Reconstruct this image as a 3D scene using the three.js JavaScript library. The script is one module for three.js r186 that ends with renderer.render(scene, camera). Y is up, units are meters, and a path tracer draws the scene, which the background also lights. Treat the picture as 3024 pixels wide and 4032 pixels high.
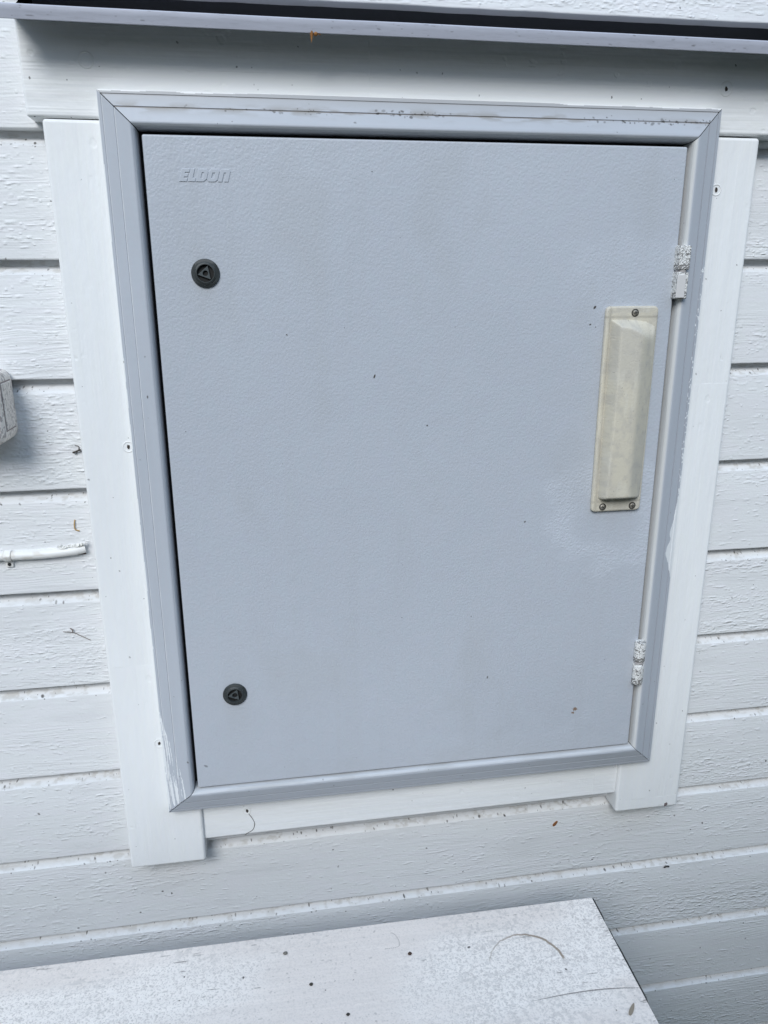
import * as THREE from 'three';
import { RoundedBoxGeometry } from 'three/addons/geometries/RoundedBoxGeometry.js';
import { mergeGeometries, mergeVertices, toCreasedNormals } from 'three/addons/utils/BufferGeometryUtils.js';

// ---------------------------------------------------------------- camera, sky, sun, exposure
const scene = new THREE.Scene();
const camera = new THREE.PerspectiveCamera(67.31, 768 / 1024, 0.02, 400);
camera.position.set(-0.1945, 0.2461, 0.8880);
camera.rotation.set(-0.29275, -0.15935, -0.00455, 'YXZ');
scene.add(camera);
const renderer = new THREE.WebGLRenderer({ antialias: true });
renderer.toneMapping = THREE.LinearToneMapping;
renderer.toneMappingExposure = 1.74;
renderer.shadowMap.enabled = true;

const SKY = 0.34, SKY_RGB = [0.66, 0.93, 1.31], SKY_HORIZON = [0.84, 0.90, 0.96];
{ // overcast sky: three times brighter overhead than at the horizon
  const w = 64, h = 64, d = new Float32Array(w * h * 4);
  for (let j = 0; j < h; j++) for (let i = 0; i < w; i++) {
    const el = ((j + 0.5) / h - 0.5) * Math.PI, s = Math.sin(el);
    const l = SKY * (s > 0 ? (1 + 2 * s) / 1.6 : 0.62 * Math.max(0.25, 1 + s * 3));
    for (let c = 0; c < 3; c++) d[(j * w + i) * 4 + c] = l * (SKY_HORIZON[c] + (SKY_RGB[c] - SKY_HORIZON[c]) * Math.min(1, Math.max(0, s) * 1.6));
    d[(j * w + i) * 4 + 3] = 1;
  }
  const t = new THREE.DataTexture(d, w, h, THREE.RGBAFormat, THREE.FloatType);
  t.mapping = THREE.EquirectangularReflectionMapping; t.magFilter = THREE.LinearFilter; t.needsUpdate = true;
  scene.background = t; scene.environment = t;
}
const sun = new THREE.DirectionalLight(new THREE.Color(1.0, 0.995, 0.98), 1.5);
sun.position.set(-1.6, 3.05, 3.6);
sun.castShadow = true; sun.shadow.radius = 52; sun.shadow.mapSize.set(2048, 2048);
Object.assign(sun.shadow.camera, { left: -2.5, right: 2.5, top: 2.5, bottom: -2.5, near: 0.1, far: 12 });
scene.add(sun); scene.add(sun.target);

// ---------------------------------------------------------------- noise and textures
function rng(seed) { let s = seed >>> 0; return () => { s = (s + 0x6D2B79F5) >>> 0; let t = s; t = Math.imul(t ^ (t >>> 15), t | 1); t ^= t + Math.imul(t ^ (t >>> 7), t | 61); return ((t ^ (t >>> 14)) >>> 0) / 4294967296; }; }
const TAB = new Float32Array(65536); { const r = rng(77); for (let i = 0; i < 65536; i++) TAB[i] = r(); }
function vn(x, y, s = 0) { // value noise, 0..1
  const xi = Math.floor(x), yi = Math.floor(y); let fx = x - xi, fy = y - yi;
  fx = fx * fx * (3 - 2 * fx); fy = fy * fy * (3 - 2 * fy);
  const o = s * 7919, h = (a, b) => TAB[(((a & 255) << 8) + (b & 255) + o + Math.imul(a >> 8, 131) + Math.imul(b >> 8, 4099)) & 65535];
  const a = h(xi, yi), b = h(xi + 1, yi), c = h(xi, yi + 1), d = h(xi + 1, yi + 1);
  return a + (b - a) * fx + (c - a) * fy + (a - b - c + d) * fx * fy;
}
function fbm(x, y, s = 0, n = 4) { let v = 0, a = 0.5, t = 0; for (let i = 0; i < n; i++) { v += a * vn(x, y, s + i * 3); t += a; a *= 0.5; x = x * 2.03 + 17.1; y = y * 2.03 + 5.3; } return v / t; }
const cl = (x, a = 0, b = 1) => Math.min(b, Math.max(a, x));
const ss = (a, b, x) => { const t = cl((x - a) / (b - a)); return t * t * (3 - 2 * t); };
const enc = c => { c = cl(c); return Math.round(255 * (c <= 0.0031308 ? 12.92 * c : 1.055 * Math.pow(c, 1 / 2.4) - 0.055)); };
function wrapTex(t, srgb) {
  t.wrapS = t.wrapT = THREE.RepeatWrapping; t.magFilter = THREE.LinearFilter; t.minFilter = THREE.LinearMipmapLinearFilter; t.generateMipmaps = true;
  if (srgb) t.colorSpace = THREE.SRGBColorSpace; t.needsUpdate = true; return t;
}
function colorTex(w, h, fn) { // fn(u, v) -> linear [r, g, b]
  const d = new Uint8Array(w * h * 4);
  for (let j = 0; j < h; j++) for (let i = 0; i < w; i++) { const c = fn((i + 0.5) / w, (j + 0.5) / h), k = (j * w + i) * 4; d[k] = enc(c[0]); d[k + 1] = enc(c[1]); d[k + 2] = enc(c[2]); d[k + 3] = 255; }
  return wrapTex(new THREE.DataTexture(d, w, h, THREE.RGBAFormat), true);
}
function bumpTex(w, h, H) { // H: heights in metres -> { texture, scale }
  let lo = Infinity, hi = -Infinity; for (const x of H) { if (x < lo) lo = x; if (x > hi) hi = x; }
  const d = new Uint8Array(w * h * 4), r = rng(5), k = 255 / (hi - lo || 1);
  for (let i = 0; i < w * h; i++) { const x = cl(Math.floor((H[i] - lo) * k + r()), 0, 255); d[4 * i] = d[4 * i + 1] = d[4 * i + 2] = x; d[4 * i + 3] = 255; }
  return { t: wrapTex(new THREE.DataTexture(d, w, h, THREE.RGBAFormat), false), s: hi - lo };
}
function field(w, h, fn) { const H = new Float32Array(w * h); for (let j = 0; j < h; j++) for (let i = 0; i < w; i++) H[j * w + i] = fn((i + 0.5) / w, (j + 0.5) / h); return H; }
// dark fly specks and crumbs of dirt: [x, y, radius, strength] in metres on a surface of size W x Hh
function specks(n, seed, W, Hh, weight, rmin = 0.0004, rmax = 0.0012) { const r = rng(seed), out = []; for (let i = 0; i < n * 40 && out.length < n; i++) { const x = r() * W, y = r() * Hh; if (r() < weight(x, y)) out.push([x, y, rmin + (rmax - rmin) * r() ** 3, 0.5 + 0.5 * r(), r() * 6.3, 1 + 0.9 * r()]); } return out; }
function stamp(buf, w, h, W, Hh, list, wrap = true) { // darkness mask
  for (const [x, y, r, k, a = 0, e = 1] of list) {
    const R = r * e * 1.6, ca = Math.cos(a), sa = Math.sin(a);
    for (let j = Math.floor((y - R) / Hh * h); j <= Math.ceil((y + R) / Hh * h); j++) for (let i = Math.floor((x - R) / W * w); i <= Math.ceil((x + R) / W * w); i++) {
      if (j < 0 || j >= h || (!wrap && (i < 0 || i >= w))) continue;
      const dx = (i + 0.5) / w * W - x, dy = (j + 0.5) / h * Hh - y, p = (dx * ca + dy * sa) / e, q = -dx * sa + dy * ca;
      const m = k * (1 - ss(r * 0.75, r * 1.25, Math.hypot(p, q) * (0.85 + 0.3 * vn(dx * 2500 + x * 9e3, dy * 2500, 3))));
      const id = j * w + ((i % w) + w) % w; if (m > buf[id]) buf[id] = m;
    }
  }
}
const mix3 = (a, b, t) => [a[0] + (b[0] - a[0]) * t, a[1] + (b[1] - a[1]) * t, a[2] + (b[2] - a[2]) * t];
const DIRT = [0.05, 0.042, 0.035];
const std = o => new THREE.MeshStandardMaterial({ roughness: 0.6, metalness: 0, ...o });

// rough painted cladding: long grain ridges and lifted flakes of old paint under new paint
const PITCH = 0.1308, BOARD_L = 1.4, BW = 2048, BH = 224;
function sidingTextures(seed, density) {
  const H = field(BW, BH, (u, v) => {
    const x = u * BOARD_L, y = v * PITCH, wv = (fbm(x * 5, y * 9, seed, 3) - 0.5) * 0.020 + (fbm(x * 22, y * 60, seed + 7, 2) - 0.5) * 0.004;
    const g = Math.abs(fbm(x * 9, (y + wv) * 330, seed + 11, 3) - 0.5) * 2, fine = vn(x * 60, (y + wv) * 900, seed + 4);
    const zone = ss(0.35, 0.65, fbm(x * 3, y * 22, seed + 23, 3)), face = 1 - ss(PITCH - 0.0165, PITCH - 0.0150, y) * 0.9;
    return face * ((1 - g) ** 3 * 0.00026 * (0.35 + zone) + fine * 0.00010 + (fbm(x * 420, y * 520, seed + 2, 2) - 0.5) * 0.00016);
  });
  const r = rng(seed * 31 + 9), n = Math.round(9500 * density);
  for (let k = 0; k < n; k++) {
    const x = r() * BOARD_L, y = 0.003 + r() * (PITCH - 0.020);
    const zone = ss(0.42, 0.66, fbm(x * 2.6, y * 26, seed + 23, 3)); if (r() > 0.14 + 0.86 * zone) continue;
    const L = 0.0016 + 0.0065 * r() ** 2, T = 0.0006 + 0.0011 * r(), amp = (0.00022 + 0.00055 * r() * r()), tilt = (r() - 0.5) * 0.35, bend = (r() - 0.5) * 0.3;
    for (let j = Math.floor((y - T * 2.2) / PITCH * BH); j <= (y + T * 2.2) / PITCH * BH; j++) for (let i = Math.floor((x - L) / BOARD_L * BW); i <= (x + L) / BOARD_L * BW; i++) {
      if (j < 0 || j >= BH) continue;
      const dx = ((i + 0.5) / BW * BOARD_L - x) / L, dy = ((j + 0.5) / BH * PITCH - y) / T - dx * tilt * 2 - dx * dx * bend * 3;
      if (Math.abs(dx) > 1) continue;
      const e = (1 - dx * dx), q = dy < 0 ? ss(-1.05, -0.62, dy) : 1 - ss(0, 1.9, dy); // lower edge stands up, upper side runs out
      H[j * BW + ((i % BW) + BW) % BW] += amp * e * q * (0.7 + 0.6 * vn(dx * 5 + k, dy, 9));
    }
  }
  const dark = new Float32Array(BW * BH);
  stamp(dark, BW, BH, BOARD_L, PITCH, [...specks(34, seed + 100, BOARD_L, PITCH, (x, y) => 0.25), ...specks(150, seed + 200, BOARD_L, PITCH, (x, y) => (y > PITCH - 0.0172 && y < PITCH - 0.008) ? 1 : 0, 0.0003, 0.0011), ...specks(6, seed + 300, BOARD_L, PITCH, () => 1, 0.0009, 0.0015)]);
  const map = colorTex(BW, BH, (u, v) => {
    const x = u * BOARD_L, y = v * PITCH, i = Math.floor(v * BH) * BW + Math.floor(u * BW);
    const groove = ss(PITCH - 0.0172, PITCH - 0.013, y) * (1 - ss(PITCH - 0.007, PITCH - 0.001, y) * 0.4);
    const gr = groove * (0.10 + 0.42 * ss(0.46, 0.72, fbm(x * 140, y * 420, seed + 51, 4)) * (0.4 + 0.6 * ss(0.35, 0.6, fbm(x * 12, 2, seed + 55, 3))));
    const t = 0.95 + 0.07 * fbm(x * 4, y * 16, seed + 40, 3) - 0.05 * ss(0.55, 0.8, fbm(x * 11, y * 70, seed + 44, 4));
    let c = [0.745 * t, 0.757 * t, 0.768 * t];
    c = mix3(c, [0.40, 0.375, 0.33], gr);
    return mix3(c, DIRT, dark[i]);
  });
  return { map, H: bumpTex(BW, BH, H) };
}
const sidingMats = [[3, 0.9], [17, 0.45], [29, 1.2], [41, 0.3]].map(([s, d]) => { const t = sidingTextures(s, d); return std({ map: t.map, bumpMap: t.H.t, bumpScale: t.H.s * 0.85, roughness: 0.55 }); });

// brushed white trim: strokes run along u
const trimTex = (seed, W = 0.62, Hh = 0.155) => {
  const w = 1024, h = 256;
  const H = field(w, h, (u, v) => { const x = u * W, y = v * Hh; const st = fbm(x * 14, y * 620, seed, 3); const pit = ss(0.72, 0.82, fbm(x * 60, y * 90, seed + 9, 3)) * ss(0.5, 0.7, fbm(x * 5, y * 12, seed + 3, 2)); return st * 0.00022 + fbm(x * 240, y * 300, seed + 5, 2) * 0.00005 - pit * 0.0004 + fbm(x * 9, y * 60, seed + 6, 3) * 0.0005 + fbm(x * 70, y * 160, seed + 12, 3) * 0.00025; });
  const dark = new Float32Array(w * h); stamp(dark, w, h, W, Hh, [...specks(26, seed + 5, W, Hh, () => 1, 0.0004, 0.0009), ...specks(3, seed + 6, W, Hh, () => 1, 0.0009, 0.0014)]);
  const map = colorTex(w, h, (u, v) => { const x = u * W, y = v * Hh, t = 0.97 + 0.05 * fbm(x * 6, y * 60, seed + 8, 3); return mix3([0.81 * t, 0.825 * t, 0.83 * t], DIRT, dark[Math.floor(v * h) * w + Math.floor(u * w)] * 0.9); });
  const b = bumpTex(w, h, H); return std({ map, bumpMap: b.t, bumpScale: b.s, roughness: 0.5 });
};
const trimMats = [trimTex(5), trimTex(61)];

const PAINT = [0.452, 0.483, 0.532];   // light blue-grey powder coat
// ---------------------------------------------------------------- geometry helpers
function numbered(name, used = numbered.used ??= new Map()) { const n = used.get(name) ?? 0; used.set(name, n + 1); return n ? `${name}_${String(n).padStart(3, '0')}` : name; }
function mesh(name, g, m, parent, label) { const o = new THREE.Mesh(g, m); o.name = parent ? name : numbered(name); o.castShadow = o.receiveShadow = true; (parent ?? scene).add(o); if (label) o.userData.label = label; return o; }
function thing(name, label, category, pos = [0, 0, 0], group) { const g = new THREE.Group(); g.name = numbered(name); g.position.set(...pos); g.userData = { label, category }; if (group) g.userData.group = group; scene.add(g); return g; }
function tag(o, label, category, group) { o.userData = { label, category }; if (group) o.userData.group = group; return o; }
function geo(pos, idx, uv) { const g = new THREE.BufferGeometry(); g.setAttribute('position', new THREE.Float32BufferAttribute(pos, 3)); if (uv) g.setAttribute('uv', new THREE.Float32BufferAttribute(uv, 2)); g.setIndex(idx); return g; }
// sweep rows of points into a skin; rows[i][j] = [x, y, z, u, v]
function skin(rows, crease = 0.6, flip = false) {
  const pos = [], uv = [], idx = [], n = rows[0].length;
  for (const r of rows) for (const p of r) { pos.push(p[0], p[1], p[2]); uv.push(p[3] ?? 0, p[4] ?? 0); }
  for (let i = 0; i + 1 < rows.length; i++) for (let j = 0; j + 1 < n; j++) { const a = i * n + j, b = a + 1, c = a + n, d = c + 1; flip ? idx.push(a, b, c, b, d, c) : idx.push(a, c, b, b, c, d); }
  const g = geo(pos, idx, uv); return crease > 3 ? (g.computeVertexNormals(), g) : toCreasedNormals(g, crease);
}
function boxUV(g, su, sv, along = 'x', ou = 0, ov = 0) { // metres -> uv, the chosen axis along u
  g = g.index ? g.toNonIndexed() : g; const p = g.attributes.position, uv = new Float32Array(p.count * 2), A = new THREE.Vector3(), B = new THREE.Vector3(), C = new THREE.Vector3();
  for (let i = 0; i < p.count; i += 3) {
    A.fromBufferAttribute(p, i); B.fromBufferAttribute(p, i + 1); C.fromBufferAttribute(p, i + 2);
    const n = B.clone().sub(A).cross(C.clone().sub(A)), ax = Math.abs(n.x), ay = Math.abs(n.y), az = Math.abs(n.z);
    [A, B, C].forEach((q, k) => {
      let [s, t] = az >= ax && az >= ay ? [q.x, q.y] : ay >= ax ? [q.x, q.z] : [q.z, q.y];
      if (along === 'y') [s, t] = az >= ax && az >= ay ? [q.y, q.x] : ay >= ax ? [q.z, q.x] : [q.y, q.z];
      uv[2 * (i + k)] = s / su + ou; uv[2 * (i + k) + 1] = t / sv + ov;
    });
  }
  g.setAttribute('uv', new THREE.BufferAttribute(uv, 2)); return g;
}
const rbox = (w, h, d, r, x = 0, y = 0, z = 0, seg = 3) => new RoundedBoxGeometry(w, h, d, seg, Math.min(r, w / 2.01, h / 2.01, d / 2.01)).translate(x, y, z);

// ---------------------------------------------------------------- ground and the hedge put in unseen to shade the wall
const GY = -1.24;
{
  const t = colorTex(512, 512, (u, v) => { const n = fbm(u * 40, v * 40, 3, 4), m = vn(u * 200, v * 200, 8); return [0.05 + 0.05 * n * m, 0.065 + 0.06 * n * m, 0.028 + 0.02 * n]; });
  t.repeat.set(260, 260);
  const g = mesh('ground', new THREE.PlaneGeometry(400, 400).rotateX(-Math.PI / 2).translate(0, GY, 0), std({ map: t, roughness: 0.95 })); g.userData.kind = 'structure';
}
const ADDED_HEDGE_Z = 1.55, ADDED_HEDGE_TOP = 0.50;
{
  const r = rng(11), pos = [], idx = [];
  for (let k = 0; k < 34000; k++) {
    const x = (r() - 0.5) * 6, side = r(), y = side < 0.72 ? GY + r() * (ADDED_HEDGE_TOP - GY) : ADDED_HEDGE_TOP + (r() - 0.6) * 0.16, bulge = 0.12 * fbm(x * 1.5, y * 1.5, 4, 3);
    const z = ADDED_HEDGE_Z - bulge + (side < 0.72 ? r() * 0.12 : r() * 0.5), s = 0.014 + 0.012 * r(), a = r() * 6.3, b = (r() - 0.5) * 2.4;
    const u = new THREE.Vector3(Math.cos(a), Math.sin(a) * 0.7, Math.sin(a * 1.7) * 0.6).normalize().multiplyScalar(s), w = new THREE.Vector3(-Math.sin(a), Math.cos(a), Math.sin(b)).normalize().multiplyScalar(s * 0.55), o = pos.length / 3;
    pos.push(x - u.x, y - u.y, z - u.z, x + w.x, y + w.y, z + w.z, x + u.x, y + u.y, z + u.z, x - w.x, y - w.y, z - w.z); idx.push(o, o + 1, o + 2, o, o + 2, o + 3);
  }
  const lg = geo(pos, idx); lg.computeVertexNormals();
  const h = thing('added_hedge', 'clipped dark green hedge out of view, added to shade the white timber wall', 'added_hedge', [0, 0, 0]);
  const lv = mesh('foliage', lg, std({ color: new THREE.Color(0.062, 0.075, 0.036), roughness: 0.8, side: THREE.DoubleSide }), h); lv.userData.kind = 'stuff';
  mesh('stem', rbox(5.9, ADDED_HEDGE_TOP - GY - 0.08, 0.42, 0.08, 0, (ADDED_HEDGE_TOP + GY) / 2 - 0.06, ADDED_HEDGE_Z + 0.25), std({ color: new THREE.Color(0.02, 0.022, 0.012), roughness: 1 }), h);
}

// ---------------------------------------------------------------- the cladding
const ZS = -0.052, Y0 = 0.531;
const wall = thing('house_wall', 'white painted timber house wall of horizontal boards around the cabinet', 'wall');
{
  // profile from the back of the upper edge, down the cove, over the face, under the lower edge
  const prof = [[PITCH + 0.004, -0.0158], [PITCH - 0.004, -0.0155], [PITCH - 0.0064, -0.0146], [PITCH - 0.0080, -0.0128], [PITCH - 0.0114, -0.0068], [PITCH - 0.0147, -0.0009], [PITCH - 0.0154, -0.0001], [PITCH - 0.0160, 0], [PITCH - 0.0175, 0], [PITCH * 0.5, 0], [0.0030, 0], [0.0014, 0], [0.0005, -0.0004], [0, -0.0014], [0, -0.0180]];
  const board = (k, x0, x1, mat, off, mirror, cut = 1) => {
    const yb = Y0 - PITCH * k, rows = [], n = Math.max(2, Math.round((x1 - x0) / 0.008));
    for (let i = 0; i <= n; i++) {
      const x = x0 + (x1 - x0) * i / n, j = (fbm(x * 45, k * 7.3, 12, 3) - 0.5) * 0.0009 + (fbm(x * 5, k * 3.1, 14, 2) - 0.5) * 0.0007, jc = (fbm(x * 30, k * 9.3, 15, 3) - 0.5) * 0.0006, wob = (fbm(x * 6, k * 5.7, 19, 2) - 0.5) * 0.0005;
      rows.push(prof.map(([y, z], q) => { const yy = Math.min(y, cut) + (q >= 11 ? j : q > 2 && q < 8 ? jc : 0); return [x, yb + yy, ZS + z + wob, (mirror ? -x : x) / BOARD_L + off, cl(yy / PITCH, 0.004, 0.996)]; }));
    }
    return mesh('siding_board', skin(rows, 0.38, true), mat, wall);
  };
  const r = rng(4);
  for (let k = -9; k <= 13; k++) {
    const m = sidingMats[(k + 12) % 4], off = r(), mi = r() < 0.5;
    if (k === 1) { board(1, -1.8, -0.418, m, off, mi); board(1, -0.418, 0.47, m, off, mi, 0.088); board(1, 0.47, 1.6, m, off, mi); } // broken by the slot above the metal strip
    else board(k, -1.8, 1.6, m, off, mi);
  }
  mesh('plinth', rbox(3.4, 0.13, 0.08, 0.004, -0.1, GY + 0.06, ZS - 0.06), std({ color: new THREE.Color(0.22, 0.22, 0.21), roughness: 0.9 }), wall);
  mesh('backing', new THREE.BoxGeometry(3.4, 2.86, 0.05).translate(-0.1, GY + 1.5, ZS - 0.17), std({ color: new THREE.Color(0.05, 0.05, 0.05), roughness: 1 }), wall);
}

// ---------------------------------------------------------------- white surround of boards
const nailRust = std({ color: new THREE.Color(0.045, 0.036, 0.03), roughness: 0.9 });
const ringWhite = std({ color: new THREE.Color(0.78, 0.79, 0.79), roughness: 0.5 });
const surround = thing('timber_surround', 'white painted timber surround of four boards framing the grey cabinet', 'surround');
{
  const zf = -0.022, d = 0.040;
  const edge = (g, amp, seed) => { const p = g.attributes.position; for (let i = 0; i < p.count; i++) { const x = p.getX(i), y = p.getY(i); p.setX(i, x + (fbm(y * 22, seed, 3, 3) - 0.5) * amp); p.setY(i, y + (fbm(x * 22, seed + 5, 6, 3) - 0.5) * amp); } return g; };
  const bd = (name, x0, x1, y0, y1, z, along, m, o, seed, rr = 0.0032) => {
    const sx = Math.round((x1 - x0) / 0.02), sy = Math.round((y1 - y0) / 0.02);
    let g = rbox(x1 - x0, y1 - y0, d, rr, (x0 + x1) / 2, (y0 + y1) / 2, z - d / 2, 3);
    return mesh(name, boxUV(edge(g, 0.0012, seed), 0.62, 0.155, along, o, o * 0.7), m, surround);
  };
  const hd = bd('header_board', -0.4145, 0.440, 0.4068, 0.4970, zf, 'x', trimMats[0], 0.1, 3);
  const lb = bd('side_board', -0.3998, -0.3000, -0.5225, 0.4055, zf + 0.0008, 'y', trimMats[1], 0.35, 9, 0.004);
  const rb = bd('side_board', 0.3020, 0.4022, -0.5225, 0.4045, zf + 0.0008, 'y', trimMats[1], 0.81, 17, 0.004);
  const ap = bd('apron_board', -0.3010, 0.3030, -0.4925, -0.36, -0.0275, 'x', trimMats[0], 0.57, 23);
  const nail = (p, x, y, z, hole = true, ring = 0.0072) => {
    const n = mesh('nail', new THREE.TorusGeometry(ring, 0.0009, 8, 36).scale(1, 1, 0.5).translate(x, y, z + 0.0001), ringWhite, p);
    if (hole) { const s = []; const r = rng(Math.round(900 + x * 1e4)); for (let i = 0; i < 9; i++) { const a = i / 9 * 6.283, q = 0.0016 + 0.0012 * r(); s.push(new THREE.Vector2(x + q * Math.cos(a) * 0.8, y + q * Math.sin(a) * 1.2)); } mesh('nail_hole', new THREE.ExtrudeGeometry(new THREE.Shape(s), { depth: 0.0008, bevelEnabled: false }).translate(0, 0, z - 0.0003), nailRust, n); }
  };
  const Z = zf + 0.0008;
  nail(hd, -0.3505, 0.4600, zf, false); nail(hd, 0.3520, 0.4545, zf); nail(lb, -0.3472, 0.0630, Z, true, 0.006); nail(lb, -0.3467, -0.3310, Z, true, 0.006); nail(ap, -0.2408, -0.4535, -0.0275, true, 0.005); nail(rb, 0.3530, 0.3470, Z, true, 0.006);
  mesh('hair', new THREE.TubeGeometry(new THREE.CatmullRomCurve3([[-0.2384, -0.4586, -0.0270], [-0.2341, -0.4664, -0.0270], [-0.2314, -0.4752, -0.0270], [-0.2345, -0.4852, -0.0270], [-0.2410, -0.4892, -0.0270], [-0.2457, -0.4924, -0.0270]].map(p => new THREE.Vector3(...p))), 30, 0.00035, 5), nailRust, ap, 'fine dark hair under the nail');
  // bits of cracked paint at the lower corner of the right board
  const ch = []; { const r = rng(71); for (let i = 0; i < 7; i++) { const a = i / 7 * 6.283; ch.push(new THREE.Vector2(0.3822 + 0.0028 * Math.cos(a) * (0.5 + r()), -0.5172 + 0.0034 * Math.sin(a) * (0.5 + r()))); } }
  mesh('paint_chip', new THREE.ExtrudeGeometry(new THREE.Shape(ch), { depth: 0.0006, bevelEnabled: false }).translate(0, 0, Z - 0.0003), std({ color: new THREE.Color(0.16, 0.13, 0.13), roughness: 0.9 }), rb);
}

// ---------------------------------------------------------------- metal strip above
{
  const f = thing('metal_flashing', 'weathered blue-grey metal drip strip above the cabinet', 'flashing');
  const w = 1024, h = 128, L = 1.0, dark = new Float32Array(w * h);
  stamp(dark, w, h, L, 0.2, specks(420, 31, L, 0.2, (x, y) => 0.5, 0.0005, 0.002));
  const map = colorTex(w, h, (u, v) => { const t = 0.92 + 0.16 * fbm(u * 30, v * 22, 5, 4), st = ss(0.55, 0.8, fbm(u * 90, v * 60, 9, 4)); return mix3(mix3([0.42 * t, 0.435 * t, 0.50 * t], [0.26, 0.265, 0.30], st * 0.25), DIRT, dark[Math.floor(v * h) * w + Math.floor(u * w)] * 0.6); });
  const m = std({ map, roughness: 0.5, metalness: 0.1 });
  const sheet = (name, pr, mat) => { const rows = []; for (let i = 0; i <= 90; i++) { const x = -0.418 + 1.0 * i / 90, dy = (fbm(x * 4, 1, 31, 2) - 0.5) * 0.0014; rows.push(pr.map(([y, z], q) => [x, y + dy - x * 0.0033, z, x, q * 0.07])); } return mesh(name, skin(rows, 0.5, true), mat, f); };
  sheet('top_sheet', [[0.563, -0.124], [0.518, -0.124], [0.5158, -0.122], [0.4931, 0.0185], [0.4925, 0.0192]], std({ color: new THREE.Color(0.21, 0.215, 0.24), roughness: 0.6 }));  // same metal as the drip edge, coloured darker to deepen the shaded slot
  sheet('drip_edge', [[0.4933, 0.0155], [0.4935, 0.0210], [0.4933, 0.0222], [0.4923, 0.0228], [0.4871, 0.0229], [0.4821, 0.0228], [0.4809, 0.0222], [0.4807, 0.0208], [0.4815, 0.0198], [0.4883, 0.0196]], m);
}

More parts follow.
